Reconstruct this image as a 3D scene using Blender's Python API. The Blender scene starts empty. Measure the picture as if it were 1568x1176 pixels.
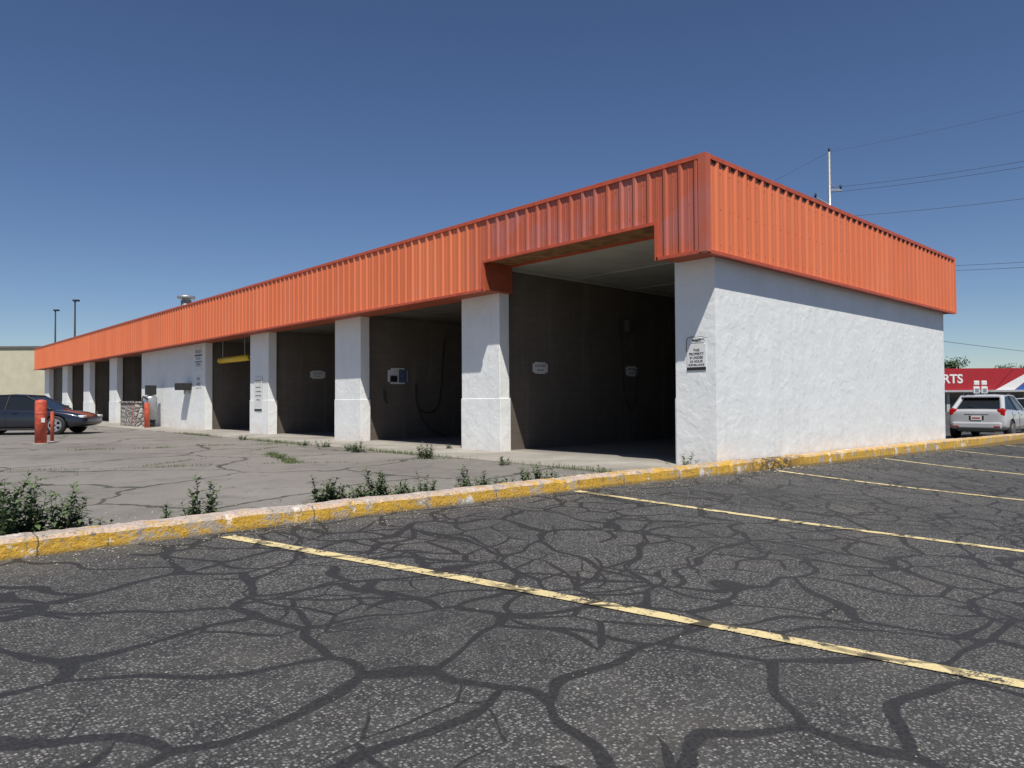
import bpy, bmesh, math, random
from mathutils import Vector, Matrix
R=random.Random(7)
scene=bpy.context.scene
COL=scene.collection

# ---------------------------------------------------------------- materials
class MB:
    def __init__(s,name,col=None,rough=.8,metal=0,spec=None):
        s.m=bpy.data.materials.new(name); s.m.use_nodes=True; s.nt=s.m.node_tree
        s.b=s.nt.nodes['Principled BSDF']; s.b.inputs['Roughness'].default_value=rough
        s.b.inputs['Metallic'].default_value=metal
        if col: s.b.inputs['Base Color'].default_value=(*col,1)
        if spec is not None: s.b.inputs['Specular IOR Level'].default_value=spec
        s._p=None
    def n(s,t,ins={},**at):
        nd=s.nt.nodes.new(t)
        for k,v in at.items(): setattr(nd,k,v)
        for k,v in ins.items():
            if isinstance(v,bpy.types.NodeSocket): s.nt.links.new(v,nd.inputs[k])
            else: nd.inputs[k].default_value=v
        return nd
    def pos(s):
        if s._p is None: s._p=s.n('ShaderNodeNewGeometry').outputs['Position']
        return s._p
    def sep(s,v=None): return s.n('ShaderNodeSeparateXYZ',{0:v or s.pos()}).outputs
    def noise(s,scale,detail=4,vec=None,rough=.55,out='Fac'):
        return s.n('ShaderNodeTexNoise',{'Vector':vec or s.pos(),'Scale':scale,'Detail':detail,'Roughness':rough}).outputs[out]
    def mr(s,v,a,b,c=0,d=1): return s.n('ShaderNodeMapRange',{0:v,1:a,2:b,3:c,4:d}).outputs[0]
    def ma(s,op,a,b=0.0): return s.n('ShaderNodeMath',{0:a,1:b},operation=op).outputs[0]
    def vm(s,op,a,b): return s.n('ShaderNodeVectorMath',{0:a,1:b},operation=op).outputs[0]
    def mix(s,f,a,b):
        c=lambda v:(*v,1) if isinstance(v,tuple) and len(v)==3 else v
        return s.n('ShaderNodeMix',{0:f,6:c(a),7:c(b)},data_type='RGBA').outputs[2]
    def col(s,c): s.nt.links.new(c,s.b.inputs['Base Color']); return s
    def rough(s,c): s.nt.links.new(c,s.b.inputs['Roughness']); return s
    def bump(s,h,st=.5,d=.02):
        s.nt.links.new(s.n('ShaderNodeBump',{'Height':h,'Strength':st,'Distance':d}).outputs[0],s.b.inputs['Normal']); return s

def simple(name,col,rough=.6,metal=0,var=.15,scale=6,bump=0):
    m=MB(name,col,rough,metal)
    nz=m.noise(scale,5)
    lo=tuple(c*(1-var) for c in col); hi=tuple(min(1,c*(1+var)) for c in col)
    m.col(m.mix(m.mr(nz,.3,.7),lo,hi))
    if bump: m.bump(nz,bump,.01)
    return m.m

def crackmask(m):
    """tar crack-sealing network in world space"""
    p=m.pos()
    d1=m.vm('SUBTRACT',m.noise(.5,0,out='Color'),(.5,.5,.5))
    d2=m.vm('SUBTRACT',m.noise(2.1,0,out='Color'),(.5,.5,.5))
    q=m.vm('ADD',p,m.vm('MULTIPLY',d1,(1.0,1.0,0)))
    q=m.vm('ADD',q,m.vm('MULTIPLY',d2,(.36,.36,0)))
    q=m.vm('MULTIPLY',q,(.92,1.10,0))
    def vor(sc,o): return m.n('ShaderNodeTexVoronoi',{'Vector':m.vm('ADD',q,o),'Scale':sc},voronoi_dimensions='2D',feature='DISTANCE_TO_EDGE').outputs['Distance']
    jit=m.ma('MULTIPLY',m.ma('SUBTRACT',m.noise(38,2),.5),.016)
    def band(v,w): return m.mr(m.ma('SUBTRACT',m.ma('ADD',v,jit),w),-.005,.005,1,0)
    m1=band(vor(1.18,(0,0,0)),m.mr(m.noise(1.1,1),.32,.66,.026,.050))
    m2=band(vor(1.75,(3.3,1.7,0)),m.mr(m.noise(.55,1),.45,.54,-.03,.046))
    m3=band(vor(2.7,(7.1,4.2,0)),m.mr(m.noise(.33,1,vec=m.vm('ADD',p,(31,7,0))),.54,.61,-.03,.060))
    return m.ma('MAXIMUM',m.ma('MAXIMUM',m1,m2),m3)

def asphalt():
    m=MB('asphalt_parking',rough=.88)
    p=m.pos()
    vo=m.n('ShaderNodeTexVoronoi',{'Vector':p,'Scale':62.0},feature='F1')
    rnd=m.n('ShaderNodeSeparateColor',{0:vo.outputs['Color']}).outputs[0]
    stone=m.ma('MULTIPLY',m.mr(rnd,.35,1.0),m.mr(vo.outputs['Distance'],.34,.6,1,0))
    vo2=m.n('ShaderNodeTexVoronoi',{'Vector':p,'Scale':130.0},feature='F1')
    rnd2=m.n('ShaderNodeSeparateColor',{0:vo2.outputs['Color']}).outputs[1]
    st2=m.ma('MULTIPLY',m.mr(rnd2,.4,1.0),m.mr(vo2.outputs['Distance'],.3,.6,1,0))
    big=m.noise(.45,5); mid=m.noise(4,6)
    base=m.mix(m.mr(mid,.3,.7),(.024,.024,.025),(.054,.053,.051))
    base=m.mix(m.ma('MULTIPLY',st2,.75),base,(.21,.205,.19))
    wear=m.mr(big,.32,.58,.45,1)
    base=m.mix(m.ma('MULTIPLY',stone,wear),base,(.33,.32,.30))
    dust=m.mr(m.noise(.9,6),.56,.76,0,.3)
    base=m.mix(dust,base,(.16,.142,.115))
    s=m.sep()
    gut=m.ma('MULTIPLY',m.mr(s[1],5.7,6.5),m.mr(m.noise(2.5,6),.42,.62))
    base=m.mix(m.ma('MULTIPLY',gut,.45),base,(.15,.125,.09))
    sm=m.mr(m.noise(.8,6,rough=.7,vec=m.vm('ADD',p,(5,3,0))),.60,.68,0,.5)
    base=m.mix(sm,base,(.026,.026,.027))
    ck=crackmask(m)
    tar=m.mix(m.mr(m.noise(60,3),.35,.7),(.014,.014,.015),(.036,.035,.034))
    m.col(m.mix(m.ma('MULTIPLY',ck,.93),base,tar))
    m.rough(m.mr(ck,0,1,.92,.7))
    h=m.ma('ADD',m.ma('MULTIPLY',m.ma('ADD',stone,m.ma('MULTIPLY',st2,.5)),m.mr(ck,0,1,1,.12)),m.ma('MULTIPLY',mid,1.2))
    m.bump(h,.9,.007)
    return m.m

def linepaint():
    m=MB('yellow_line_paint',rough=.7)
    n=m.noise(9,8,rough=.7); n2=m.noise(70,4)
    chip=m.mr(m.ma('ADD',n,m.ma('MULTIPLY',n2,.45)),.76,.82)
    c=m.mix(m.mr(n2,.3,.7),(.62,.49,.21),(.80,.68,.39))
    c=m.mix(chip,c,(.07,.066,.058))
    ck=crackmask(m)
    m.col(m.mix(m.ma('MULTIPLY',ck,m.mr(m.noise(3,2),.38,.58,.1,.92)),c,(.03,.027,.022)))
    m.bump(n2,.4,.004)
    return m.m

def lot():
    m=MB('worn_lot_pavement',rough=.9)
    a=m.noise(.35,6); b=m.noise(3,6); f=m.noise(60,3)
    c=m.mix(m.mr(a,.3,.7),(.17,.157,.138),(.29,.268,.236))
    c=m.mix(m.mr(b,.35,.75,0,.5),c,(.31,.288,.255))
    c=m.mix(m.mr(f,.35,.65,0,.4),c,(.115,.105,.094))
    c=m.mix(m.mr(m.noise(.8,5,rough=.7),.56,.68,0,.5),c,(.095,.09,.081))
    s=m.sep()
    band=m.ma('MULTIPLY',m.mr(s[1],6.9,7.7,1,0),m.mr(m.noise(2.5,5),.4,.6))
    c=m.mix(m.ma('MULTIPLY',band,.6),c,(.17,.135,.095))
    d=m.vm('SUBTRACT',m.noise(.8,4,out='Color'),(.5,.5,.5))
    q=m.vm('MULTIPLY',m.vm('ADD',m.pos(),m.vm('MULTIPLY',d,(1.2,1.2,0))),(1,1,0))
    v=m.n('ShaderNodeTexVoronoi',{'Vector':q,'Scale':.33},voronoi_dimensions='2D',feature='DISTANCE_TO_EDGE').outputs['Distance']
    ck=m.mr(v,.007,.02,1,0)
    c=m.mix(m.ma('MULTIPLY',ck,.85),c,(.04,.042,.03))
    v2=m.n('ShaderNodeTexVoronoi',{'Vector':q,'Scale':1.3},voronoi_dimensions='2D',feature='DISTANCE_TO_EDGE').outputs['Distance']
    ck2=m.ma('MULTIPLY',m.mr(v2,.004,.014,1,0),m.mr(m.noise(.4,3),.45,.6))
    c=m.mix(m.ma('MULTIPLY',ck2,.6),c,(.06,.058,.05))
    m.col(c); m.bump(m.ma('ADD',f,m.ma('MULTIPLY',ck,-2)),.6,.007)
    return m.m

def concrete():
    m=MB('bay_concrete',rough=.85)
    a=m.noise(.9,6); f=m.noise(30,4)
    s=m.sep()
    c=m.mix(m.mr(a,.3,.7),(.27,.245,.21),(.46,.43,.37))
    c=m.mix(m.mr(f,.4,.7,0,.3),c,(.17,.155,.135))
    c=m.mix(m.mr(s[0],10.9,12.2,0,.7),c,(.09,.08,.07))   # floor colour gets darker inside the bays
    m.col(c); m.bump(f,.3,.005); return m.m

def stucco(name='white_stucco'):
    m=MB(name,rough=.85)
    a=m.noise(1.4,5); b=m.noise(11,4,rough=.5); c3=m.noise(70,3)
    z=m.sep()[2]
    c=m.mix(m.mr(a,.3,.7),(.76,.775,.76),(.84,.85,.835))
    dirt=m.ma('MULTIPLY',m.mr(z,-.05,.5,1,0),m.mr(m.noise(3,5),.35,.65,.05,.65))
    c=m.mix(dirt,c,(.64,.52,.46))
    streak=m.n('ShaderNodeTexNoise',{'Vector':m.vm('MULTIPLY',m.pos(),(5,5,.35)),'Scale':1.0,'Detail':5.0}).outputs[0]
    c=m.mix(m.mr(streak,.58,.8,0,.25),c,(.50,.49,.46))
    m.col(c)
    tro=m.mr(m.noise(4.5,3,rough=.45),.47,.60)
    h=m.ma('ADD',m.ma('MULTIPLY',tro,.42),m.ma('ADD',m.ma('MULTIPLY',b,.55),m.ma('MULTIPLY',c3,.35)))
    m.bump(h,.55,.015); return m.m

def block():
    m=MB('bay_block_wall',rough=.8)
    s=m.sep()
    v=m.n('ShaderNodeCombineXYZ',{0:m.ma('ADD',s[0],s[1]),1:s[2]}).outputs[0]
    br=m.n('ShaderNodeTexBrick',{'Vector':v,'Scale':1.0,'Mortar Size':.007,'Brick Width':.4,'Row Height':.2,
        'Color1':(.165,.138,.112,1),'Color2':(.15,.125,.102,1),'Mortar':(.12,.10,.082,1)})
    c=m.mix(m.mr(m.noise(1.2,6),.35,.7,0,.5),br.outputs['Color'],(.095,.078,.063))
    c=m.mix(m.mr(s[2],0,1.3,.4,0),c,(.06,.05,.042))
    dr=m.n('ShaderNodeTexNoise',{'Vector':m.vm('MULTIPLY',m.pos(),(4,4,.3)),'Scale':1.0,'Detail':5.0}).outputs[0]
    c=m.mix(m.mr(dr,.55,.75,0,.4),c,(.22,.20,.175))
    m.col(c); m.bump(br.outputs['Fac'],-.35,.006); return m.m

def metal_orange():
    m=MB('orange_metal_panel',rough=.42)
    s=m.sep()
    fl=m.n('ShaderNodeCombineXYZ',{0:m.ma('FLOOR',m.ma('DIVIDE',m.ma('ADD',s[0],s[1]),.9144))}).outputs[0]
    pr=m.n('ShaderNodeTexWhiteNoise',{'Vector':fl},noise_dimensions='3D').outputs[0]
    c=m.mix(pr,(.68,.168,.062),(.74,.195,.076))
    fade=m.ma('MULTIPLY',m.mr(s[1],12.6,11.5),m.mr(s[0],10.4,10.25))
    c=m.mix(m.ma('MULTIPLY',fade,.65),c,(.38,.078,.048))
    c=m.mix(m.ma('MULTIPLY',fade,m.mr(m.noise(1.6,4),.48,.62,0,.4)),c,(.42,.17,.17))
    st=m.n('ShaderNodeTexNoise',{'Vector':m.vm('MULTIPLY',m.pos(),(5,5,.5)),'Scale':1.0,'Detail':5.0}).outputs[0]
    c=m.mix(m.mr(st,.52,.8,0,.15),c,(.48,.11,.05))
    c=m.mix(m.mr(m.noise(.7,4),.5,.8,0,.22),c,(.74,.27,.16))
    m.col(c); return m.m

def curbmat():
    m=MB('curb_paint',rough=.8)
    s=m.sep(); nz=m.n('ShaderNodeSeparateXYZ',{0:m.n('ShaderNodeNewGeometry').outputs['True Normal']}).outputs[2]
    f=m.noise(40,4)
    n=m.noise(5,8,rough=.7)
    yel=m.mix(m.mr(f,.3,.7),(.54,.30,.03),(.72,.43,.06))
    pink=m.mix(m.mr(f,.3,.7),(.46,.34,.28),(.68,.58,.51))
    left=m.mr(s[0],9,4.5)
    topw=m.ma('MULTIPLY',m.mr(nz,.35,.8),m.mr(m.ma('ADD',n,m.ma('MULTIPLY',left,.13)),.49,.56))
    c=m.mix(topw,yel,pink)
    n3=m.noise(3.3,9,rough=.78)
    c=m.mix(m.mr(n3,.535,.56,0,.85),c,(.40,.36,.31))
    n4=m.noise(13,8,rough=.78)
    c=m.mix(m.mr(n4,.56,.595,0,.88),c,(.20,.175,.15))
    c=m.mix(m.mr(m.noise(2.0,9,rough=.78,vec=m.vm('ADD',m.pos(),(9,2,4))),.57,.595,0,.9),c,(.78,.74,.67))
    brk=m.ma('MULTIPLY',m.mr(m.ma('ABSOLUTE',m.ma('SUBTRACT',s[0],12.3)),.3,1.3,1,0),m.mr(m.noise(8,6,rough=.7),.44,.5))
    c=m.mix(m.ma('MULTIPLY',brk,.9),c,(.05,.045,.04))
    j=m.ma('ABSOLUTE',m.ma('SUBTRACT',m.ma('FRACT',m.ma('DIVIDE',m.ma('ADD',s[0],m.ma('MULTIPLY',n,.12)),2.3)),.5))
    c=m.mix(m.mr(j,.0015,.004,.8,0),c,(.06,.05,.04))
    dirt=m.mr(m.ma('SUBTRACT',s[2],m.mr(s[0],8,24,0,-.27)),.0,.035,.6,0)
    c=m.mix(dirt,c,(.10,.085,.06))
    m.col(c); m.bump(m.ma('ADD',m.ma('ADD',n,n3),m.ma('MULTIPLY',f,.4)),.9,.025); return m.m

A_ASPH=asphalt(); A_LINE=linepaint(); A_LOT=lot(); A_CONC=concrete(); A_ST=stucco(); A_BLK=block(); A_OR=metal_orange(); A_CURB=curbmat()
A_TRIM=simple('red_orange_trim',(.50,.09,.04),.5)
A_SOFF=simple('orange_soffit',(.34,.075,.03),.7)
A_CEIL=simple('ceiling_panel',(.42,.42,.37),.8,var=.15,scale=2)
A_CEILD=simple('dark_ceiling',(.10,.088,.073),.85,var=.3,scale=2)  # dark brown-grey base colour for the lower bay ceilings and wall box
A_ROOF=simple('roof_membrane',(.35,.34,.32),.9)
A_PLY=simple('plywood_edge',(.24,.12,.045),.8,var=.5,scale=4)
A_GALV=simple('galvanized_metal',(.42,.43,.44),.45,.7)
A_DARK=simple('dark_rubber',(.02,.02,.02),.7)
A_WHT=simple('white_sign_paint',(.72,.72,.70),.5,var=.06)
A_BLKP=simple('black_print',(.02,.02,.02),.5)
A_RED=simple('bollard_red',(.58,.10,.055),.5,var=.3,scale=8)
A_YEL=simple('yellow_bar',(.75,.50,.02),.4)
A_GREEN=simple('weed_leaf',(.095,.135,.055),.7,var=.5,scale=25)
A_STEM=simple('weed_stem',(.14,.16,.07),.8)
A_TREE=simple('tree_leaf',(.05,.085,.03),.8,var=.5,scale=2)
A_BARK=simple('bark',(.09,.07,.05),.9)

# ---------------------------------------------------------------- mesh helpers
def empty(name,loc=(0,0,0),rz=0):
    e=bpy.data.objects.new(name,None); e.location=loc; e.rotation_euler=(0,0,rz); COL.objects.link(e); return e
def mesh(name,V,F,mat,parent=None,smooth=False,mi=None):
    me=bpy.data.meshes.new(name); me.from_pydata([tuple(v) for v in V],[],F)
    for mt in (mat if isinstance(mat,list) else [mat]): me.materials.append(mt)
    if mi:
        for p,i in zip(me.polygons,mi): p.material_index=i
    if smooth:
        for p in me.polygons: p.use_smooth=True
    me.update()
    o=bpy.data.objects.new(name,me); COL.objects.link(o)
    if parent: o.parent=parent
    return o
def boxvf(b,V,F):
    x0,x1,y0,y1,z0,z1=b; k=len(V)
    V+=[(x0,y0,z0),(x1,y0,z0),(x1,y1,z0),(x0,y1,z0),(x0,y0,z1),(x1,y0,z1),(x1,y1,z1),(x0,y1,z1)]
    F+=[tuple(k+i for i in f) for f in ((0,3,2,1),(4,5,6,7),(0,1,5,4),(1,2,6,5),(2,3,7,6),(3,0,4,7))]
def boxes(name,bs,mat,parent=None,bevel=0):
    V=[];F=[]
    for b in bs: boxvf(b,V,F)
    o=mesh(name,V,F,mat,parent)
    if bevel:
        md=o.modifiers.new('b','BEVEL'); md.width=bevel; md.segments=2
    return o
def cyl(name,r,z0,z1,mat,parent=None,loc=(0,0),n=20,r2=None,dome=0):
    r2=r if r2 is None else r2
    prof=[(r,z0),(r2,z1)]
    if dome:
        prof=[(r,z0),(r2,z1)]+[(r2*math.cos(a),z1+dome*math.sin(a)) for a in (0.4,.8,1.2,1.5)]
    V=[];F=[]
    for (rr,z) in prof:
        for i in range(n):
            a=2*math.pi*i/n; V.append((loc[0]+rr*math.cos(a),loc[1]+rr*math.sin(a),z))
    for j in range(len(prof)-1):
        for i in range(n):
            F.append((j*n+i,j*n+(i+1)%n,(j+1)*n+(i+1)%n,(j+1)*n+i))
    F.append(tuple(range(n))[::-1]); F.append(tuple((len(prof)-1)*n+i for i in range(n)))
    o=mesh(name,V,F,mat,parent)
    for p in o.data.polygons: p.use_smooth=len(p.vertices)==4
    return o
def tube(name,pts,r,mat,parent=None,cyclic=False):
    cu=bpy.data.curves.new(name,'CURVE'); cu.dimensions='3D'; cu.bevel_depth=r; cu.bevel_resolution=2
    sp=cu.splines.new('POLY'); sp.points.add(len(pts)-1)
    for p,q in zip(sp.points,pts): p.co=(*q,1)
    sp.use_cyclic_u=cyclic; cu.materials.append(mat)
    o=bpy.data.objects.new(name,cu); COL.objects.link(o)
    if parent: o.parent=parent
    return o
def smooth_pts(P,n=8):
    P=[Vector(p) for p in P]; out=[]
    Q=[P[0]]+P+[P[-1]]
    for i in range(1,len(Q)-2):
        a,b,c,d=Q[i-1:i+3]
        for k in range(n):
            t=k/n
            out.append(.5*((2*b)+(c-a)*t+(2*a-5*b+4*c-d)*t*t+(-a+3*b-3*c+d)*t**3))
    out.append(P[-1]); return out
def text(name,body,size,loc,rot,mat,parent=None,align='CENTER',ext=.002,bold=0):
    cu=bpy.data.curves.new(name,'FONT'); cu.body=body; cu.size=size; cu.align_x=align; cu.align_y='CENTER'
    cu.extrude=ext; cu.offset=bold; cu.materials.append(mat)
    o=bpy.data.objects.new(name,cu); o.location=loc; o.rotation_euler=rot; COL.objects.link(o)
    if parent: o.parent=parent
    return o
def interp(x,T):
    if x<=T[0][0]: return T[0][1]
    for (a,b),(c,d) in zip(T,T[1:]):
        if x<=c: return b+(d-b)*(x-a)/(c-a)
    return T[-1][1]

# ---------------------------------------------------------------- ground
CURB=[(-60,6.95),(-30,6.75),(.85,6.62),(3.5,6.52),(6.8,6.30),(10.3,6.17),(15,6.14),(23.5,6.12),(30,5.85),(60,5.0)]
QX=[(-5,0.0),(0,.012),(3.3,.03),(7.6,.078),(12.6,.105),(17.5,.118),(30,.1)]
def cf(x): return interp(x,CURB)
def gz(x,y):
    g=-.018*min(max(0,x-7),22)
    s=max(0,cf(x)-y)
    d=interp(x,QX)*s
    d=.62*(1-math.exp(-d/.62)) if d>0 else 0
    return g-d*.999
xs=[-2500,-600,-150,-60,-30,-18]+[-10+i*.5 for i in range(101)]+[44,50,60,80,120,250,700,2500]
ys=[-2500,-600,-150,-60,-30,-20]+[-12+i*.5 for i in range(37)]+[6.2,6.6,7.5,10,15,25,50,100,200,600,2500]
ys=sorted(set(ys))
V=[(x,y,gz(x,y)) for y in ys for x in xs]; nx=len(xs)
F=[(j*nx+i,j*nx+i+1,(j+1)*nx+i+1,(j+1)*nx+i) for j in range(len(ys)-1) for i in range(nx-1)]
mesh('ground',V,F,A_ASPH,smooth=True)

xs2=[-60,-30,-15]+[-8+i for i in range(19)]+[10.9]
V=[];F=[]
for x in xs2: V+= [(x,cf(x)+.1,.008),(x,130,.008)]
for i in range(len(xs2)-1): F.append((2*i,2*i+2,2*i+3,2*i+1))
mesh('wash_lot_pavement',V,F,A_LOT)
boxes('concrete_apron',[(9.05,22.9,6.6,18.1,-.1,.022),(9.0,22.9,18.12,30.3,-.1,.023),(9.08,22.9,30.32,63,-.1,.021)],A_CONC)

V=[];F=[];x=-60.0; RR=random.Random(3)
prev=None; js=ts=0
while x<60:
    f=cf(x); g=gz(x,f-.02)-.05
    top=.155-.0115*max(0,min(x,30)-8)
    js=js*.75+RR.uniform(-.006,.006); ts=ts*.7+RR.uniform(-.005,.005)
    t=top+ts; j=js; chip=0
    if RR.random()<.07: chip=RR.uniform(.005,.035)
    if 11.6<x<13.2: t-=abs(RR.gauss(0,.02)); j+=abs(RR.gauss(0,.02))
    bk=max(f+.25,6.47 if x>10.6 and x<23.6 else 0)
    if 9.6<x<=10.6: bk=6.47
    ring=[(x,f+j,g),(x,f+.012+j+chip*.5,t-.035-chip),(x,f+.04+j+chip,t-.005-chip*.3),(x,f+.09,t),(x,bk-.02,t+RR.uniform(-.003,.003)),(x,bk,g)]
    b=len(V); V+=ring
    if prev is not None:
        for i in range(5): F.append((prev+i,b+i,b+i+1,prev+i+1))
    prev=b
    x+= .06 if -3<x<26 else 1.0
mesh('curb',V,F,A_CURB)

def stripe(x0,y0,sl,length,w=.1):
    V=[];F=[]; n=int(length/.12)
    for i in range(n+1):
        t=i*length/n; y=y0-t; xc=x0+sl*t
        for s in (-1,1):
            xx=xc+s*w*.5+R.uniform(-.005,.005); V.append((xx,y,gz(xx,y)+.007))
    F=[(2*i,2*i+1,2*i+3,2*i+2) for i in range(n)]
    return V,F
V=[];F=[]
for (x0,y0,L) in ((-2.1,6.45,6.0),(2.47,6.38,6.3),(6.95,6.22,6.0),(12.08,6.05,6.0),(17.1,6.05,6.0),(22.2,6.0,6),(27,5.9,6)):
    v,f=stripe(x0,y0,.3,L,.13); k=len(V); V+=v; F+=[tuple(k+i for i in q) for q in f]
mesh('parking_stripes',V,F,A_LINE)

V=[];F=[]
def pebble(x,y,z,r):
    k=len(V)
    for (a,b,c) in ((1,0,0),(-1,0,0),(0,1,0),(0,-1,0),(0,0,1),(0,0,-.3)):
        V.append((x+a*r*R.uniform(.6,1.2),y+b*r*R.uniform(.6,1.2),z+c*r*.7))
    for f in ((0,2,4),(2,1,4),(1,3,4),(3,0,4),(2,0,5),(1,2,5),(3,1,5),(0,3,5)): F.append(tuple(k+i for i in f))
for i in range(2200):
    x=R.uniform(-1,22); y=cf(x)-abs(R.gauss(0,.3))-.01
    pebble(x,y,gz(x,y)+.002,R.uniform(.003,.012))
for i in range(900):
    x=R.uniform(0,12); y=R.uniform(0.5,6)
    pebble(x,y,gz(x,y)+.002,R.uniform(.003,.008))
for i in range(1200):
    x=R.uniform(0,9); y=cf(x)+.26+abs(R.gauss(0,.8)); pebble(x,y,.008,R.uniform(.004,.016))
for i in range(40):
    x=R.uniform(11.4,13.4); y=cf(x)-abs(R.gauss(0,.1)); pebble(x,y,gz(x,y)+.01,R.uniform(.01,.03))
mesh('gravel',V,F,simple('pebble',(.30,.27,.22),.9,var=.5,scale=30))

# ---------------------------------------------------------------- building
B=empty('car_wash_building',(0,0,0))
ZB,ZT,ZN=3.6,5.2,4.22
PIL=[(11.97,13.33),(17.95,19.42),(24.08,25.63),(43.3,44.8),(49.3,50.8),(55.3,56.8),(61.3,62.8)]
WX0,WX1,WY0,WY1=10.8,23.1,6.48,62.8
boxes('side_wall',[(WX0+.3,WX1,WY0,WY0+.25,-.5,3.75)],A_ST,B)
boxes('corner_column',[(WX0,WX0+.3,WY0,7.28,-.4,3.75)],A_ST,B)
boxes('far_end_wall',[(WX0+.3,WX1,WY1-.25,WY1,-.1,3.75)],A_ST,B)
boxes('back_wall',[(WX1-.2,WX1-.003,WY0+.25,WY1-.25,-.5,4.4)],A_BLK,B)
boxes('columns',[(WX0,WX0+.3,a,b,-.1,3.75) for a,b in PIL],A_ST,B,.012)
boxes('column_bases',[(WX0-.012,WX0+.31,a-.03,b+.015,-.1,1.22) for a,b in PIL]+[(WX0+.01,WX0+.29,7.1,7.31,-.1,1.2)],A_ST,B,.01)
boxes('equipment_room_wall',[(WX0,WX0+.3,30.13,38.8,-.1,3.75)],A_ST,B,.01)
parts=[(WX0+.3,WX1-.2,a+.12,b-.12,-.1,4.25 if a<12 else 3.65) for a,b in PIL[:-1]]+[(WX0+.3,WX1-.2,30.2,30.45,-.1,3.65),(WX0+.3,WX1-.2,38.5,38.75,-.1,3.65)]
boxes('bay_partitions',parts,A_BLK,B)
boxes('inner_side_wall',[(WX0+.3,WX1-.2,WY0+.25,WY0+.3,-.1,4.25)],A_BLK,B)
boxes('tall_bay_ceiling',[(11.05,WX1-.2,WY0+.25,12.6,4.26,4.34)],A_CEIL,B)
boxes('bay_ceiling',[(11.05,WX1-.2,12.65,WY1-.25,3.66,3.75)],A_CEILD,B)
boxes('ceiling_angle',[(11.1,WX1-.25,12.05,12.088,4.18,4.256)],A_CEIL,B)
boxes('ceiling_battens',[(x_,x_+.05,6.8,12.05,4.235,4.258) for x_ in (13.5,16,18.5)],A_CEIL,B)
boxes('roof',[(10.3,WX1+.2,WY0-.1,WY1+.2,4.9,4.98)],A_ROOF,B)
FX,FY,RX,LY=10.2,6.28,23.42,63.2
boxes('header_soffit',[(FX+.02,11.05,FY+.02,7.22,ZB+.01,4.9),(FX+.02,11.05,11.8,LY-.02,ZB+.01,4.9),(11.06,RX-.02,FY+.02,WY0+.24,ZB+.012,4.9),(WX1-.19,RX-.02,WY0+.26,LY-.02,ZB+.012,4.9),(11.06,WX1-.2,WY1-.24,LY-.02,ZB+.012,4.9)],A_SOFF,B)
boxes('tall_bay_header',[(FX+.02,10.98,7.22,11.8,ZN+.01,4.9)],A_PLY,B)
boxes('tall_bay_trim',[(10.985,11.03,7.28,11.97,ZN-.03,4.3)],A_TRIM,B)

def ribbed(name,p,d,nrm,L,z0,z1,phase=0):
    """standing rib sheet metal wall panel"""
    pitch=.3048; dep=.036
    pts=[(0,0)]
    t=-phase
    while t<L:
        for (a,h) in ((.0,0),(.03,dep),(.075,dep),(.105,0),(.2,0),(.205,.006),(.22,.006),(.225,0)):
            q=t+a
            if 0<q<L: pts.append((q,h))
        t+=pitch
    pts.append((L,0))
    V=[];F=[]
    for (q,h) in pts:
        x=p[0]+d[0]*q+nrm[0]*h; y=p[1]+d[1]*q+nrm[1]*h
        V+=[(x,y,z0),(x,y,z1)]
    F=[(2*i,2*i+2,2*i+3,2*i+1) for i in range(len(pts)-1)]
    return mesh(name,V,F,A_OR,B)
ribbed('fascia_front_corner',(FX,FY+.1),(0,1),(-1,0),7.22-FY-.1,ZB,ZT-.06)
ribbed('fascia_front_tall_bay',(FX,7.22),(0,1),(-1,0),11.8-7.22,ZN,ZT-.06,.2)
ribbed('fascia_front',(FX,11.8),(0,1),(-1,0),LY-11.8,ZB,ZT-.06,.1)
ribbed('fascia_side',(FX+.1,FY),(1,0),(0,-1),RX-FX-.1,ZB,ZT-.06,.1)
ribbed('fascia_back',(RX,FY),(0,1),(1,0),LY-FY,ZB,ZT-.06)
ribbed('fascia_end',(FX,LY),(1,0),(0,1),RX-FX,ZB,ZT-.06)
shade_ticks=[]  # dark boxes standing in for the cap's shadow on the recessed pans
t=FX+.2-.1+.115
while t<RX-.3:
    shade_ticks.append((t,t+.15,FY-.012,FY+.01,ZT-.115,ZT-.078)); t+=.3048
boxes('cap_shade_ticks',shade_ticks,A_DARK,B)
c=.042
boxes('cap_flashing',[(FX-c,FX+.12,FY-c,LY+c,ZT-.075,ZT),(FX+.12,RX+c,FY-c,FY+.12,ZT-.075,ZT),(RX-.12,RX+c,FY+.12,LY+c,ZT-.075,ZT),(FX+.12,RX-.12,LY-.12,LY+c,ZT-.075,ZT)],A_TRIM,B)
boxes('cap_laps',[(FX-c-.004,FX+.1,y_,y_+.06,ZT-.08,ZT+.004) for y_ in [8.5+i*3.05 for i in range(18)]]+[(x_,x_+.06,FY-c-.004,FY+.1,ZT-.08,ZT+.004) for x_ in (12.8,15.9,19,22)],A_TRIM,B)
boxes('corner_flashing',[(FX-c-.003,FX+.1,FY-c-.003,FY+.1,ZB-.01,ZT+.004),(RX-.09,RX+c+.003,FY-c-.003,FY+.1,ZB-.01,ZT+.004)],A_OR,B)
boxes('fascia_bottom_trim',[(FX-.046,FX+.02,FY+.1,7.22,ZB-.03,ZB+.025),(FX-.046,FX+.02,11.8,LY,ZB-.03,ZB+.025),(FX+.1,RX-.09,FY-.046,FY+.02,ZB-.03,ZB+.025),
   (FX-.046,FX+.02,7.25,11.77,ZN-.03,ZN+.025),(FX-.046,FX+.02,7.19,7.25,ZB-.031,ZN+.026),(FX-.046,FX+.02,11.77,11.83,ZB-.031,ZN+.026)],A_TRIM,B)
sc=[]
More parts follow.
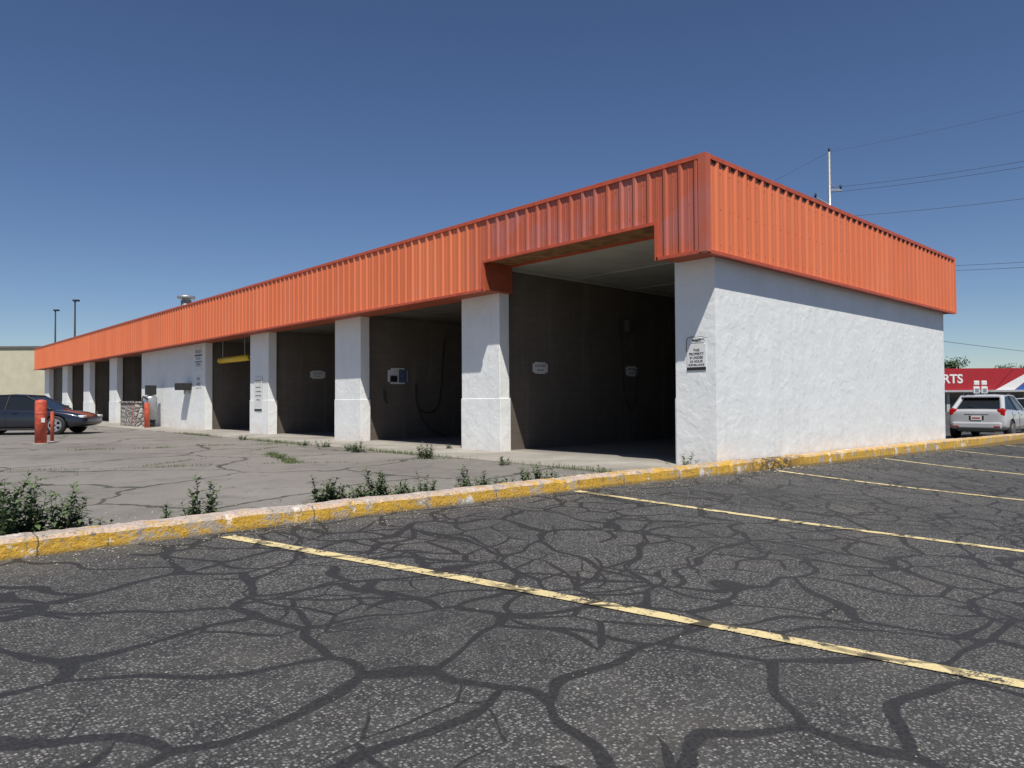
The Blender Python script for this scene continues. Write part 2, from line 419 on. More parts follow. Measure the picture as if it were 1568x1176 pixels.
for i in range(42):
    x_=FX+.16+i*.3048
    for z_ in (3.75,4.35,4.95): sc.append((x_,x_+.014,FY-.008,FY,z_,z_+.014))
for i in range(60):
    y_=FY+.3+i*.3048
    for z_ in (4.4,4.95)+((3.75,) if (y_<7.1 or y_>11.9) else ()): sc.append((FX-.008,FX,y_,y_+.014,z_,z_+.014))
boxes('panel_screws',sc,A_TRIM,B)
for (x,y,h,r) in ((13,39,6.75,.26),(13,30.9,6.2,.2)):
    v=empty('roof_vent',(x,y,0))
    cyl('stack',r,4.98,h-.25,A_GALV,v); cyl('cap',r*1.7,h-.16,h-.05,A_GALV,v,dome=.08); cyl('neck',r*.8,h-.26,h-.15,A_GALV,v)

# ---- signs
RT=(math.pi/2,0,-math.pi/2)
RYS=(math.pi/2,0,0)
def sign_x(name,y0,y1,z0,z1,x,lines,plate=A_WHT,ink=A_BLKP):
    e=empty(name,(x,(y0+y1)/2,(z0+z1)/2)); w=(y1-y0)/2; h=(z1-z0)/2
    boxes('plate',[(-.012,0,-w,w,-h,h)],plate,e,.004)
    for (t,s,zz) in lines: text('lettering',t,s,(-.0135,0,zz),RT,ink,e,ext=.001,bold=.001)
    return e
s=sign_x('property_notice_sign',6.66,7.04,1.68,2.14,10.8,[('THIS',.062,.12),('PROPERTY',.062,.055),('IS UNDER',.062,-.01),('24 HOUR',.062,-.075),('SURVEILLANCE',.046,-.135)])
boxes('black_band',[(-.0145,-.012,-.19,.19,-.228,-.172)],A_BLKP,s)
s2=sign_x('scroll_sign',6.69,7.0,2.16,2.25,10.8,[('wash',.09,0)])
tube('cable_scroll',smooth_pts([(-.02,-.19,.03),(-.03,-.1,.06),(-.03,0,.05),(-.03,.1,.06),(-.02,.19,.02),(-.02,.2,-.2)]),.005,A_BLKP,s2)
s=sign_x('rate_sign',24.55,25.2,.82,2.05,10.785,[('NOTICE',.14,.45),('wash bay rules',.07,.25),('no oil dumping',.07,.1),('no hand washing',.07,-.05),('thank you',.07,-.2)])
boxes('black_band',[(-.0145,-.012,-.32,.32,-.6,-.53)],A_BLKP,s)
s=sign_x('menu_sign',30.45,31.3,2.45,3.5,10.8,[('WASH',.25,.3),('$8  $10',.16,.02),('OPEN',.2,-.25)])
boxes('black_band',[(-.0145,-.012,-.42,.42,.12,.18),(-.0145,-.012,-.42,.42,-.14,-.1)],A_BLKP,s)
s=sign_x('pay_station_sign',30.5,31.2,1.75,2.3,10.8,[('PAY',.2,.1),('HERE',.2,-.12)])
e=empty('pay_terminal',(10.8,32.0,0))
boxes('hood',[(-.5,0,-.35,.35,1.68,1.98)],A_DARK,e,.04); boxes('bracket',[(-.2,0,-.1,.1,1.5,1.7)],A_GALV,e,.02)
def sign_y(name,x0,x1,z0,z1,y,lines,mat=A_WHT):
    e=empty(name,((x0+x1)/2,y,(z0+z1)/2)); w=(x1-x0)/2; h=(z1-z0)/2
    boxes('plate',[(-w,w,-.012,0,-h*.75,h*.75),(-w*.72,w*.72,-.0125,0,-h,h)],mat,e,.02)
    for (t,s_,zz) in lines: text('lettering',t,s_,(0,-.0145,zz),RYS,A_BLKP,e,ext=.001)
    return e
sign_y('bay_notice_sign',11.97,12.48,1.81,2.09,12.09,[('CAUTION',.08,.05),('stay clear',.06,-.05)])
sign_y('bay_notice_sign',15.55,16.05,1.81,2.09,12.09,[('CAUTION',.08,.05),('stay clear',.06,-.05)])
sign_y('bay_notice_sign',12.45,13.05,2.0,2.3,24.2,[('CAUTION',.08,.05),('stay clear',.06,-.05)])
s=sign_y('wash_selector_panel',11.8,12.5,1.68,2.16,18.07,[('1 2 3',.1,.14)])
boxes('picture',[(.04,.32,-.022,-.012,-.2,.2)],simple('poster_print',(.08,.12,.2),.5,var=.8,scale=14),s)
boxes('coin_box',[(-.28,-.06,-.08,-.012,-.18,.0)],A_BLKP,s,.01)
e=empty('pressure_hose',(0,0,0))
tube('hose',smooth_pts([(12.75,17.98,1.7),(12.74,17.95,1.3),(12.8,17.9,.95),(13.1,17.85,.8),(13.5,17.9,.95),(13.7,17.95,1.5),(13.8,18.0,2.4),(13.9,18.0,3.2)]),.022,A_DARK,e)
tube('hose_loose',smooth_pts([(12.8,17.9,.95),(12.95,17.8,.5),(13.3,17.7,.2),(13.6,17.6,.07)]),.022,A_DARK,e)
tube('spray_gun',[(11.62,17.98,1.5),(11.64,17.96,1.2),(11.7,17.95,1.1)],.03,A_DARK,e)
e=empty('pressure_hose',(0,0,0))
tube('hose',smooth_pts([(15.2,12.02,3.4),(15.22,11.95,2.5),(15.3,11.95,1.4),(15.5,11.9,.9),(15.8,11.95,1.2),(15.9,12.0,2.0)]),.012,A_DARK,e)
boxes('wall_box',[(15.5,15.75,11.93,12.085,3.0,3.35)],A_CEILD,e,.01)
e=empty('clearance_bar',(11.25,0,0))
V=[];F=[]
n=16
for (y,r) in ((26.8,.05),(26.86,.12),(29.7,.12),(29.8,.05)):
    for i in range(n):
        a=2*math.pi*i/n; V.append((r*math.cos(a),y,2.86+r*math.sin(a)))
for j in range(3):
    for i in range(n): F.append((j*n+i,j*n+(i+1)%n,(j+1)*n+(i+1)%n,(j+1)*n+i))
F+= [tuple(range(n)),tuple(3*n+i for i in range(n))]
mesh('bar',V,F,A_YEL,e,True)
tube('chain_1',[(0,27.2,2.95),(0,27.2,3.65)],.015,A_GALV,e); tube('chain_2',[(0,29.4,2.95),(0,29.4,3.65)],.015,A_GALV,e)

def bollard(x,y,r,h):
    e=empty('bollard',(x,y,0)); cyl('post',r,-.02,h,A_RED,e,dome=r*.5); cyl('footing',r*1.25,-.02,.03,A_CONC,e); return e
b=bollard(4.06,24.1,.15,1.2)
boxes('tag',[(-.02,.07,-.165,-.15,.62,.75)],A_WHT,b)
cyl('band',.154,.86,.9,A_TRIM,b)
bollard(4.5,25.0,.05,.9)
bollard(10.0,37.0,.11,1.1); bollard(9.8,34.4,.11,1.1)
def stonemat():
    m=MB('river_rock',rough=.9)
    v=m.n('ShaderNodeTexVoronoi',{'Vector':m.pos(),'Scale':4.5},feature='F1')
    e=m.n('ShaderNodeTexVoronoi',{'Vector':m.pos(),'Scale':4.5},feature='DISTANCE_TO_EDGE').outputs['Distance']
    rr=m.n('ShaderNodeSeparateColor',{0:v.outputs['Color']}).outputs[0]
    c=m.mix(rr,(.26,.235,.21),(.48,.45,.41)); c=m.mix(m.mr(e,.02,.06,1,0),c,(.14,.12,.11)); m.col(c)
    m.bump(m.mr(e,0,.25),1,.06); return m.m
boxes('stone_planter_wall',[(9.9,10.7,36.6,39.0,0,1.15),(9.85,10.73,36.55,39.05,1.15,1.22)],stonemat())
e=empty('vacuum_station',(10.3,35.6,0))
cyl('canister',.28,.35,1.35,A_GALV,e,dome=.15); cyl('base',.2,0,.35,A_DARK,e); boxes('head_box',[(-.2,.2,-.2,.2,1.5,1.95)],A_DARK,e,.03)
tube('hose',smooth_pts([(-.2,-.2,1.3),(-.5,-.6,1.4),(-.55,-.9,.9),(-.3,-1.0,.3)]),.035,A_DARK,e)

# ---------------------------------------------------------------- vehicles
def bake(o):
    dg=bpy.context.evaluated_depsgraph_get()
    me=bpy.data.meshes.new_from_object(o.evaluated_get(dg)); o.modifiers.clear(); o.data=me
def carpaint(name,col,metal=.2):
    m=MB(name,col,.28,metal); m.b.inputs['Coat Weight'].default_value=.8; m.b.inputs['Coat Roughness'].default_value=.05
    m.col(m.mix(m.mr(m.noise(2,4),.3,.7),tuple(c*.9 for c in col),col)); return m.m
A_GL=MB('car_glass',(.015,.018,.02),.06).m
A_RIM=simple('alloy_rim',(.5,.5,.52),.3,.8); A_TL=simple('tail_lamp',(.45,.015,.012),.2); A_HL=simple('head_lamp',(.7,.72,.75),.15)
def car(name,loc,rz,st,gh,wb,r,paint,hatch=False,scale=1.0):
    e=empty(name,loc,rz)
    V=[];F=[]
    for (x,w,zb,zt) in st:
        hp=[(w*.88,zb),(w*.99,zb+.1),(w,zb+(zt-zb)*.45),(w*.985,zb+(zt-zb)*.72),(w*.95,zt-.05),(w*.84,zt)]
        ring=[(x,y,z) for y,z in hp]+[(x,-y,z) for y,z in reversed(hp)]
        V+=ring
    n=12
    for j in range(len(st)-1):
        for i in range(n): F.append((j*n+i,(j+1)*n+i,(j+1)*n+(i+1)%n,j*n+(i+1)%n))
    F.append(tuple(range(n))); F.append(tuple((len(st)-1)*n+i for i in range(n))[::-1])
    o=mesh('body',V,F,[paint,A_DARK],e,True)
    md=o.modifiers.new('s','SUBSURF'); md.levels=2; md.render_levels=2
    bm=bmesh.new(); bm.from_mesh(o.data); bmesh.ops.recalc_face_normals(bm,faces=bm.faces); bm.to_mesh(o.data); bm.free()
    bake(o)
    W=max(s[1] for s in st)
    for wx in (wb/2,-wb/2):
        for sd in (1,-1):
            bm=bmesh.new(); bmesh.ops.create_cone(bm,cap_ends=True,segments=32,radius1=r*1.14,radius2=r*1.14,depth=.5)
            bmesh.ops.rotate(bm,verts=bm.verts,matrix=Matrix.Rotation(math.pi/2,3,'X')); bmesh.ops.translate(bm,verts=bm.verts,vec=(wx,sd*(W),r*1.02))
            me=bpy.data.meshes.new('c'); bm.to_mesh(me); bm.free(); me.materials.append(A_DARK)
            c_=bpy.data.objects.new('c',me); COL.objects.link(c_)
            c_.parent=e; c_.matrix_parent_inverse=Matrix(); c_.matrix_basis=Matrix()
            md=o.modifiers.new('b','BOOLEAN'); md.object=c_; md.operation='DIFFERENCE'; md.solver='EXACT'
            bpy.context.view_layer.update(); bake(o); bpy.data.objects.remove(c_)
    (x0,z0),(x1,z1),(x2,z2),(x3,z3),wbm,wt=gh
    P=[]
    for s_ in (1,-1):
        P+=[(x0,s_*wbm*.9,z0-.03),(x1,s_*wt,z1),(x2,s_*wt,z2),(x3,s_*wbm*.86,z3-.03)]
    xm=(x1+x2)/2; V=P+[(xm,wt*1.02,max(z1,z2)+.02),(xm,-wt*1.02,max(z1,z2)+.02),((x0+x3)/2,wbm*1.0,z0-.03),((x0+x3)/2,-wbm*1.0,z0-.03)]
    F=[(0,1,8,10),(10,8,2,3),(4,11,9,5),(11,7,6,9),(0,4,5,1),(3,2,6,7),(1,5,9,8),(8,9,6,2)]
    mesh('windows',V,F,A_GL,e)
    t=.035
    ro=mesh('roof',[(x1+.06,wt+.02,z1-.01),(x1+.06,-wt-.02,z1-.01),(xm,-wt*1.02-.02,V[8][2]+.012),(xm,wt*1.02+.02,V[8][2]+.012),(x2-.05,wt+.02,z2-.0),(x2-.05,-wt-.02,z2),
       (x1+.02,wt*.4,z1+.035),(x1+.02,-wt*.4,z1+.035),(xm,wt*.4,V[8][2]+.045),(xm,-wt*.4,V[8][2]+.045),(x2,wt*.4,z2+.035),(x2,-wt*.4,z2+.035)],
       [(0,3,8,6),(6,8,9,7),(7,9,2,1),(3,4,10,8),(8,10,11,9),(9,11,5,2)],paint,e,True)
    so=ro.modifiers.new('so','SOLIDIFY'); so.thickness=.03
    for s_ in (0,4):
        sg=1 if s_==0 else -1
        a,b,c_,d=[Vector(P[s_+i]) for i in range(4)]
        m1=Vector(V[8 if s_==0 else 9]); m0=Vector(V[10 if s_==0 else 11])
        tube('pillar_a',[a,b],t,paint,e); tube('pillar_c',[c_,d],t*(2.3 if hatch else 1.6),paint,e); tube('roof_rail',[b,m1,c_],t*.9,paint,e)
        tube('pillar_b',[m0,m1],t*.8,A_DARK,e)
        boxes('mirror',[(x0-.35,x0-.18,sg*(wbm+.08)-.08,sg*(wbm+.08)+.08,z0+.0,z0+.13)],paint,e,.03)
    for wx in (wb/2,-wb/2):
        for sd in (1,-1):
            w=empty('wheel',(wx,sd*(W-.11),r)); w.parent=e
            V2=[];F2=[];nn=28
            prof=[(r*.62,.10),(r*.9,.11),(r,.08),(r,-.08),(r*.9,-.11),(r*.62,-.1)]
            for rr,yy in prof:
                for i in range(nn): an=2*math.pi*i/nn; V2.append((rr*math.cos(an),yy,rr*math.sin(an)))
            for j in range(5):
                for i in range(nn): F2.append((j*nn+i,j*nn+(i+1)%nn,(j+1)*nn+(i+1)%nn,(j+1)*nn+i))
            mesh('tyre',V2,F2,A_DARK,w,True)
            V3=[]
            for i in range(nn): an=2*math.pi*i/nn; V3.append((r*.63*math.cos(an),sd*.04,r*.63*math.sin(an)))
            mesh('brake_disc',V3,[tuple(range(nn))],A_DARK,w)
            V3=[];F3=[]
            for k_ in range(5):
                an=2*math.pi*k_/5
                for (rr,hw) in ((r*.1,.035),(r*.66,.05)):
                    for q in (-1,1):
                        V3.append((rr*math.cos(an)-q*hw*math.sin(an),sd*.095,rr*math.sin(an)+q*hw*math.cos(an)))
                b_=k_*4; F3.append((b_,b_+1,b_+3,b_+2))
            k0=len(V3)
            for rr in (r*.58,r*.68):
                for i in range(nn): an=2*math.pi*i/nn; V3.append((rr*math.cos(an),sd*.1,rr*math.sin(an)))
            for i in range(nn): F3.append((k0+i,k0+(i+1)%nn,k0+nn+(i+1)%nn,k0+nn+i))
            rm=mesh('rim',V3,F3,A_RIM,w); sm=rm.modifiers.new('s','SOLIDIFY'); sm.thickness=.02
    xf=st[-1][0]; xr=st[0][0]
    boxes('head_lamps',[(xf-.32,xf-.10,s_*.66-.13,s_*.66+.13,.60,.70) for s_ in (1,-1)],A_HL,e,.03)
    boxes('sill',[(-wb/2+r*1.1,wb/2-r*1.1,s_*W*.97-.03,s_*W*.97+.03,.17,.24) for s_ in (1,-1)],A_DARK,e,.01)
    boxes('door_handles',[(x_,x_+.16,s_*W-.012,s_*W+.018,z0-.16,z0-.13) for s_ in (1,-1) for x_ in (-.05,-1.0)],paint,e,.006)
    for s_ in (1,-1):
        for x_ in (.75,-.28,-1.12):
            tube('door_seam',[(x_,s_*(W*.965),z0-.06),(x_,s_*(W-.0),z0-.35),(x_,s_*(W-.01),.27)],.006,A_DARK,e)
    if hatch:
        boxes('tail_lamps',[(xr+.02,xr+.30,s_*.70-.11,s_*.70+.11,.80,1.03) for s_ in (1,-1)],A_TL,e,.035)
        boxes('rear_bumper',[(xr-.04,xr+.12,-.72,.72,.36,.58)],paint,e,.05)
        boxes('bumper_insert',[(xr-.055,xr+.06,-.55,.55,.25,.40)],A_DARK,e,.03)
        boxes('plate_recess',[(xr-.0,xr+.06,-.22,.22,.64,.80)],A_DARK,e,.01)
        boxes('license_plate',[(xr-.015,xr+.03,-.155,.155,.65,.79)],A_WHT,e,.005)
        boxes('license_plate_text',[(xr-.019,xr-.014,-.12,.12,.70,.74)],A_TL,e)
        boxes('hatch_trim',[(xr-.0,xr+.07,-.36,.36,.82,.86)],A_RIM,e,.01)
        boxes('rear_spoiler',[(x2-.2,x2+.08,-.56,.56,z2-.02,z2+.045)],paint,e,.02)
        tube('rear_wiper',[(x3-.0,0,z3+.03),(x3+.12,.3,z3+.14)],.012,A_DARK,e)
        boxes('reflectors',[(xr-.05,xr+.02,s_*.6-.09,s_*.6+.09,.42,.46) for s_ in (1,-1)],A_TL,e,.005)
    e.scale=(scale,)*3
    return e
sed=[(-2.42,.68,.48,.84),(-2.33,.84,.34,.98),(-1.95,.90,.24,1.02),(-1.0,.92,.19,.99),(0,.93,.19,.96),(.9,.92,.19,.94),(1.4,.91,.2,.90),(1.9,.89,.23,.82),(2.28,.81,.28,.70),(2.44,.64,.38,.58)]
hat=[(-1.87,.74,.42,.94),(-1.82,.86,.32,1.02),(-1.5,.89,.24,1.04),(-.8,.9,.22,1.02),(0,.9,.2,1.0),(.9,.89,.2,.97),(1.35,.87,.22,.9),(1.70,.79,.28,.78),(1.87,.62,.4,.64)]
hgh=((1.05,.97),(.3,1.45),(-1.15,1.42),(-1.70,1.02),.83,.58)
car('sedan_car',(4.95,31.95,.008),math.radians(-36),sed,((1.2,.94),(.3,1.42),(-.85,1.43),(-1.85,1.02),.84,.60),2.82,.34,carpaint('dark_blue_paint',(.014,.017,.028)))
gx,gy=32.6,7.55
car('hatchback_car',(gx,gy,gz(gx,gy)),math.radians(0),hat,hgh,2.4,.32,carpaint('silver_paint',(.56,.57,.58),.1),True,1.1)
gx,gy=43.5,15.0
car('dark_car',(gx,gy,gz(gx,gy)),math.radians(25),hat,hgh,2.4,.32,carpaint('black_paint',(.03,.03,.035)),True)
gx,gy=47.0,9.6
car('white_car',(gx,gy,gz(gx,gy)),math.radians(100),sed,((1.2,.94),(.3,1.42),(-.85,1.43),(-1.85,1.02),.84,.60),2.82,.34,carpaint('white_paint',(.6,.6,.6)))

# ---------------------------------------------------------------- background
CA,SA=.6826,.7308
def place(Rr,Fd): return (CA*Fd+SA*Rr, SA*Fd-CA*Rr)
YAW=math.atan2(SA,CA)-math.pi/2
x,y=place(56.1,75); st=empty('auto_parts_store',(x,y,-.9),YAW)
A_SRED=simple('store_red',(.36,.018,.025),.5); A_SGRY=simple('store_grey',(.40,.40,.41),.8); A_SBLU=simple('store_blue',(.03,.1,.35),.5)
boxes('wall',[(-14,14,.3,16,0,4.9)],A_SGRY,st); boxes('fascia',[(-14.2,14.2,0,.3,2.75,5.05)],A_SRED,st)
boxes('windows',[(-13+i*3.2,-10.2+i*3.2,.24,.31,.5,2.4) for i in range(8)],A_GL,st)
boxes('mullions',[(-11.65+i*3.2,-11.55+i*3.2,.2,.3,.5,2.4) for i in range(8)],A_WHT,st)
boxes('canopy',[(-14,14,-.5,.0,2.55,2.75)],A_SGRY,st)
text('lettering','PARTS',1.3,(-8.6,-.02,3.9),(math.pi/2,0,0),A_WHT,st,'RIGHT',.02,.03)
mesh('white_swoosh',[(-5.2,-.02,2.75),(-3.2,-.02,2.75),(-.2,-.02,5.05),(-.9,-.02,5.05)],[(0,1,2,3)],A_WHT,st)
mesh('blue_swoosh',[(-3.1,-.02,2.75),(2.5,-.02,2.75),(2.5,-.02,5.05),(-.1,-.02,5.05)],[(0,1,2,3)],A_SBLU,st)
x,y=place(36.2,55); e=empty('pylon_sign',(x,y,-.8),YAW)
boxes('posts',[(-.4,-.3,0,.1,0,2.2),(.3,.4,0,.1,0,2.2)],A_GALV,e)
boxes('panels',[(-.55,-.06,-.02,.12,2.2,2.75),(.06,.55,-.02,.12,2.2,2.75),(-.5,-.08,-.02,.12,2.85,3.2),(.08,.5,-.02,.12,2.85,3.2)],A_WHT,e,.05)
boxes('prints',[(-.45,-.15,-.03,-.02,2.3,2.6),(.15,.45,-.03,-.02,2.3,2.6)],A_GALV,e)
x,y=place(-80,92); e=empty('beige_store_building',(x,y,0),YAW)
A_BEI=simple('beige_wall',(.52,.48,.35),.9,var=.08,scale=1)
boxes('walls',[(-22,21,0,30,-.5,8.2)],A_BEI,e); boxes('parapet_cap',[(-22.2,21.2,-.2,30.2,8.2,8.45)],simple('dark_cap',(.12,.12,.11),.8),e)
boxes('pilasters',[(-20+i*6.5,-19.2+i*6.5,-.15,0,-.5,8.0) for i in range(7)],A_BEI,e)
boxes('lower_band',[(-22,21,-.08,-.003,-.5,1.2)],simple('band',(.3,.27,.2),.9),e)
boxes('service_door',[(14,15.2,-.06,-.001,0,2.2)],A_GALV,e)
for (px,top,Fd) in ((114,459,80),(84,474,92)):
    a=(px-784)/1090; x,y=place(a*Fd,Fd); h=1.2+(616-top)/1090*Fd
    e=empty('street_lamp',(x,y,0),YAW)
    cyl('pole',.13,0,h-.2,A_DARK,e,r2=.08); boxes('head',[(-.2,.45,-.2,.2,h-.2,h+.0)],A_DARK,e,.05); cyl('base',.28,0,.7,A_CONC,e)
x,y=place(.4505*45,45); e=empty('utility_pole',(x,y,-.5),YAW)
cyl('pole',.13,0,17.3,A_GALV,e,r2=.08)
boxes('crossarm',[(-.1,.75,-.05,.05,14.8,14.92)],A_GALV,e)
tube('brace_1',[(-.9,0,14.4),(0,0,13.9)],.05,A_GALV,e); tube('brace_2',[(0,0,15.4),(.5,0,14.86)],.03,A_GALV,e)
for q in ((.7,14.92),(-.9,14.4),(0,17.3)): cyl('insulator',.07,q[1],q[1]+.25,A_DARK,e,loc=(q[0],0),n=8)
A_WIRE=simple('wire',(.05,.05,.055),.6)
e=empty('power_lines',(0,0,0))
P0=Vector((45.5,19.0,0)); P1=Vector((45.0,3.1,0))
def wire(a,b,sag,r=.009):
    pts=[]
    for i in range(25):
        t=i/24; p=a.lerp(b,t); p.z-=sag*4*t*(1-t); pts.append(p)
    tube('wire',pts,r,A_WIRE,e)
for (za,zb,sg) in ((16.8,16.1,.15),(14.5,13.4,.25),(14.2,13.1,.25),(12.6,11.3,.2),(9.35,7.9,.2),(9.1,7.6,.2)):
    wire(P0+Vector((0,0,za)),P1+Vector((0,0,zb)),sg,.006 if za>16 else .01)
wire(P0+Vector((0,0,16.8)),Vector((75,75,17)),.6,.007); wire(P0+Vector((-.7,.6,14.0)),Vector((74,76,13)),.6)
wire(Vector((65.7,20.7,6.2)),Vector((150,10.4,5.9)),.3,.02)
def tree(x,y,z,h,w,seed):
    r=random.Random(seed); V=[];F=[];mi=[]
    def limb(a,b,ra,rb,n=6):
        k=len(V); d=(b-a).normalized(); u=d.orthogonal().normalized(); v=d.cross(u)
        for p,rr in ((a,ra),(b,rb)):
            for i in range(n):
                an=2*math.pi*i/n; V.append(p+u*rr*math.cos(an)+v*rr*math.sin(an))
        for i in range(n): F.append((k+i,k+(i+1)%n,k+n+(i+1)%n,k+n+i)); mi.append(0)
    top=Vector((0,0,h*.45)); limb(Vector((0,0,0)),top,h*.03,h*.02)
    cl=[]
    for i in range(22):
        an=r.uniform(0,6.28); q=Vector((math.cos(an)*w*.5*r.uniform(.1,1),math.sin(an)*w*.5*r.uniform(.1,1),h*r.uniform(.5,.93)))
        limb(top-Vector((0,0,h*.1*r.random())),q,h*.012,h*.004,5); cl.append(q)
    for q in cl:
        cr=h*r.uniform(.09,.17)
        for i in range(170):
            dv=Vector((r.gauss(0,1),r.gauss(0,1),r.gauss(0,.8))).normalized()*cr*r.random()**.4
            p=q+dv; s=h*.018*r.uniform(.6,1.4)
            a=Vector((r.gauss(0,1),r.gauss(0,1),r.gauss(0,1))).normalized(); b=a.orthogonal().normalized()
            k=len(V); V.extend([p-a*s,p+b*s*.6,p+a*s,p-b*s*.6]); F.append((k,k+1,k+2,k+3)); mi.append(1)
    o=mesh('deciduous_tree',V,F,[A_BARK,A_TREE],None,False,mi); o.location=(x,y,z)
for (px,Fd,h,w,s) in ((1450,105,8.0,4,1),(1552,120,7.3,8,2),(1585,118,7.6,9,3),(1625,120,8,9,4)):
    x,y=place((px-784)/1090*Fd,Fd); tree(x,y,-1,h,w,s)

# ---------------------------------------------------------------- weeds
def weed(x,y,z,h,w,n,seed,name='weed_plant'):
    r=random.Random(seed); V=[];F=[];mi=[]
    for s in range(n):
        an=r.uniform(0,6.28); rad=w*.3*math.sqrt(r.random()); p=Vector((math.cos(an)*rad,math.sin(an)*rad,0))
        hh=h*(1 if s==0 else r.uniform(.4,.95)); lean=Vector((math.cos(an),math.sin(an),0))*r.uniform(.05,.35)*w
        seg=7; pts=[p+lean*(t/seg)**1.6+Vector((r.gauss(0,.004),r.gauss(0,.004),hh*t/seg)) for t in range(seg+1)]
        for i in range(seg):
            k=len(V); t0=.005*(1-i/seg)+.0015; t1=.005*(1-(i+1)/seg)+.0015
            for q,tt in ((pts[i],t0),(pts[i+1],t1)):
                for j in range(3): V.append(q+Vector((math.cos(j*2.09)*tt,math.sin(j*2.09)*tt,0)))
            for j in range(3): F.append((k+j,k+(j+1)%3,k+3+(j+1)%3,k+3+j)); mi.append(0)
        nl=int(9+hh*60)
        for l in range(nl):
            t=.05+.95*l/nl; i=min(seg-1,int(t*seg)); q=pts[i].lerp(pts[i+1],t*seg-i)
            a2=l*2.4+r.uniform(-.5,.5); ln=r.uniform(.065,.14)*(1.15-.5*t)*(.6+hh); el=r.uniform(-.1,1.0)
            d=Vector((math.cos(a2)*math.cos(el),math.sin(a2)*math.cos(el),math.sin(el))); sd=Vector((-math.sin(a2),math.cos(a2),0))*ln*.2
            k=len(V); dr=Vector((0,0,-ln*.25))
            V.extend([q,q+d*ln*.45+sd,q+d*ln*.5-Vector((0,0,ln*.06)),q+d*ln*.45-sd,q+d*ln+dr])
            F.extend([(k,k+1,k+2),(k,k+2,k+3),(k+1,k+4,k+2),(k+2,k+4,k+3)]); mi.extend([1]*4)
    o=mesh(name,V,F,[A_STEM,A_GREEN],None,False,mi); o.location=(x,y,z)
W=[(.85,7.05,.62,.55,18),(1.08,7.1,.55,.45,14),(1.36,7.05,.50,.36,14),(.95,7.35,.5,.5,12),(1.2,7.2,.34,.55,14),(1.6,7.1,.2,.3,7),(2.15,7.0,.26,.2,5),(2.47,6.98,.52,.30,7),(2.40,7.05,.26,.25,6),
   (3.75,7.0,.40,.34,12),(3.92,7.03,.30,.34,11),(4.12,7.0,.26,.34,12),(4.3,7.0,.28,.34,11),(4.42,7.05,.44,.30,10),(4.65,7.0,.26,.34,12),(4.9,6.97,.26,.28,10),(5.12,6.97,.34,.26,8),(4.5,7.4,.22,.45,10),(4.1,7.35,.18,.4,8),
   (5.6,6.95,.22,.35,6),(5.8,6.9,.36,.5,9),(6.0,6.85,.30,.35,7),(6.4,6.85,.18,.35,7),(6.75,6.85,.32,.38,11),(6.95,6.8,.30,.34,10),(8.1,6.72,.20,.3,6),(7.7,6.75,.16,.3,6),(7.3,6.8,.18,.3,7),(8.6,11.8,.34,.4,14),(8.6,14.4,.28,.45,14),(8.7,14.9,.18,.35,9),(8.7,9.5,.16,.3,6),(10.45,6.8,.3,.35,5),(10.62,13.6,.14,.2,5),(8.9,16.6,.18,.5,10),(8.8,17.6,.14,.5,9),(8.8,21.5,.16,.4,8),(6.5,14.1,.1,.5,8)]
for i,(x,y,h,w,n) in enumerate(W): weed(x,y,.006,h,w,n,i+20)
V=[];F=[]; r=random.Random(5)
def blade(x,y,z,h):
    a=r.uniform(0,6.28); w=.004; l=r.uniform(.2,.7)*h; dx,dy=math.cos(a),math.sin(a); k=len(V)
    V.extend([(x-dy*w,y+dx*w,z),(x+dy*w,y-dx*w,z),(x+dx*l*.4+dy*w*.6,y+dy*l*.4-dx*w*.6,z+h*.7),(x+dx*l*.4-dy*w*.6,y+dy*l*.4+dx*w*.6,z+h*.7),(x+dx*l,y+dy*l,z+h)])
    F.extend([(k,k+1,k+2,k+3),(k+3,k+2,k+4)])
def gline(p,q,n,wd,h):
    for i in range(n):
        t=r.random(); c_=.5+.5*math.sin(t*23+p[0]*3)
        if r.random()>c_*1.1: continue
        wob=.15*math.sin(t*11+p[1])
        blade(p[0]+(q[0]-p[0])*t+r.gauss(0,wd),p[1]+(q[1]-p[1])*t+wob+r.gauss(0,wd),.006,h*r.uniform(.4,1.1))
gline((6.2,12.6),(6.9,15.4),1500,.08,.08); gline((8.95,7.2),(8.95,30),4500,.06,.10); gline((3.6,6.95),(5.3,6.9),2600,.08,.13)
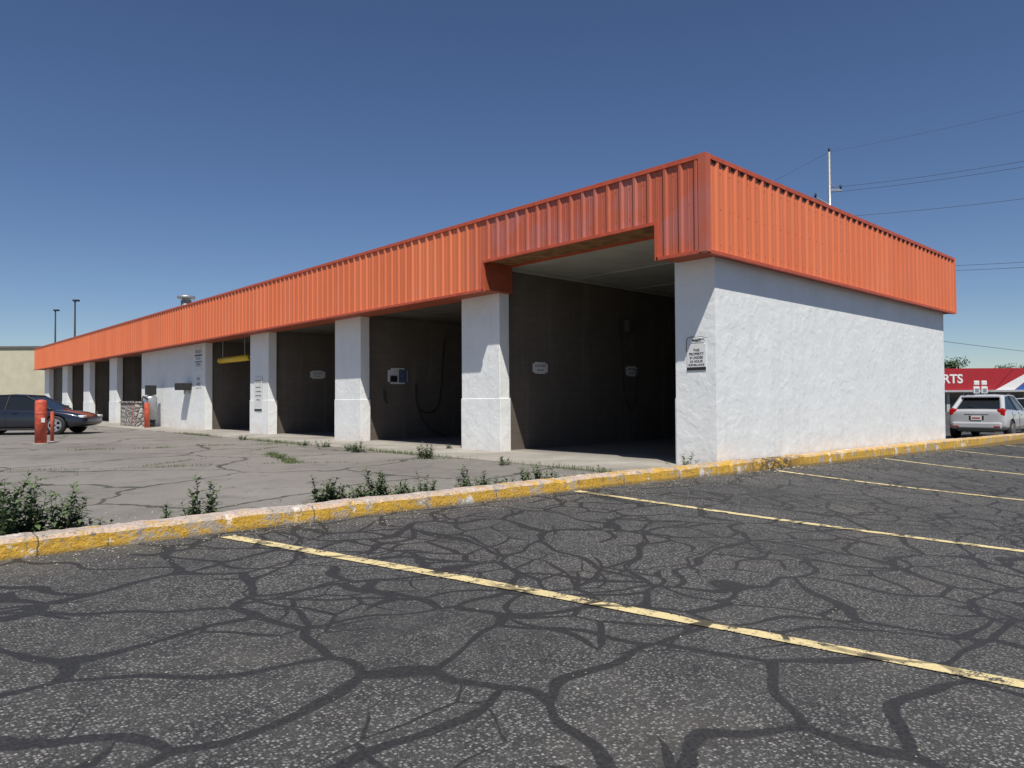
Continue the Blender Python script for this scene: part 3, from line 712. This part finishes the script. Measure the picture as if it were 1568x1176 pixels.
gline((0,7.1),(1.6,7.05),2000,.09,.16); gline((5.3,6.85),(9.3,6.55),2400,.06,.11); gline((4.0,20),(8.9,18.8),1000,.05,.06); gline((-2,9.5),(8.9,18.0),1100,.04,.05)
gline((10.7,7.3),(10.75,6.6),60,.03,.1); gline((2,15),(8.9,11.2),900,.05,.05)
mesh('grass',V,F,simple('grass_blade',(.11,.14,.05),.8,var=.5,scale=10))

# ---------------------------------------------------------------- light, sky, camera
S=Vector((-.37,-.50,1)).normalized()
el=math.asin(S.z); rot=math.atan2(S.x,S.y)
w=bpy.data.worlds.new('World'); scene.world=w; w.use_nodes=True; nt=w.node_tree
sk=nt.nodes.new('ShaderNodeTexSky'); sk.sky_type='NISHITA'; sk.sun_disc=False; sk.sun_elevation=el; sk.sun_rotation=rot
sk.altitude=1300; sk.air_density=1.0; sk.dust_density=.35; sk.ozone_density=3.0
hs=nt.nodes.new('ShaderNodeHueSaturation'); hs.inputs['Saturation'].default_value=1.09; hs.inputs['Hue'].default_value=.507
nt.links.new(sk.outputs[0],hs.inputs['Color'])
nt.links.new(hs.outputs[0],nt.nodes['Background'].inputs[0]); nt.nodes['Background'].inputs[1].default_value=.082
L=bpy.data.lights.new('sun','SUN'); L.energy=4.9; L.angle=math.radians(.53); L.color=(1,.955,.88)
lo=bpy.data.objects.new('sun',L); COL.objects.link(lo); lo.rotation_mode='QUATERNION'; lo.rotation_quaternion=S.to_track_quat('Z','Y')
cam=bpy.data.cameras.new('camera'); cam.sensor_width=36; cam.lens=25.03; cam.clip_end=6000; cam.clip_start=.05
co=bpy.data.objects.new('camera',cam); COL.objects.link(co)
pit=math.radians(1.22); rol=math.radians(.36)
fw=Vector((CA*math.cos(pit),SA*math.cos(pit),math.sin(pit))).normalized()
rt=fw.cross(Vector((0,0,1))).normalized(); up=rt.cross(fw)
r2=rt*math.cos(rol)-up*math.sin(rol); u2=up*math.cos(rol)+rt*math.sin(rol)
M=Matrix((r2,u2,-fw)).transposed().to_4x4(); M.translation=Vector((0,0,1.2)); co.matrix_world=M
scene.camera=co
scene.view_settings.view_transform='Standard'; scene.view_settings.look='None'; scene.view_settings.exposure=0
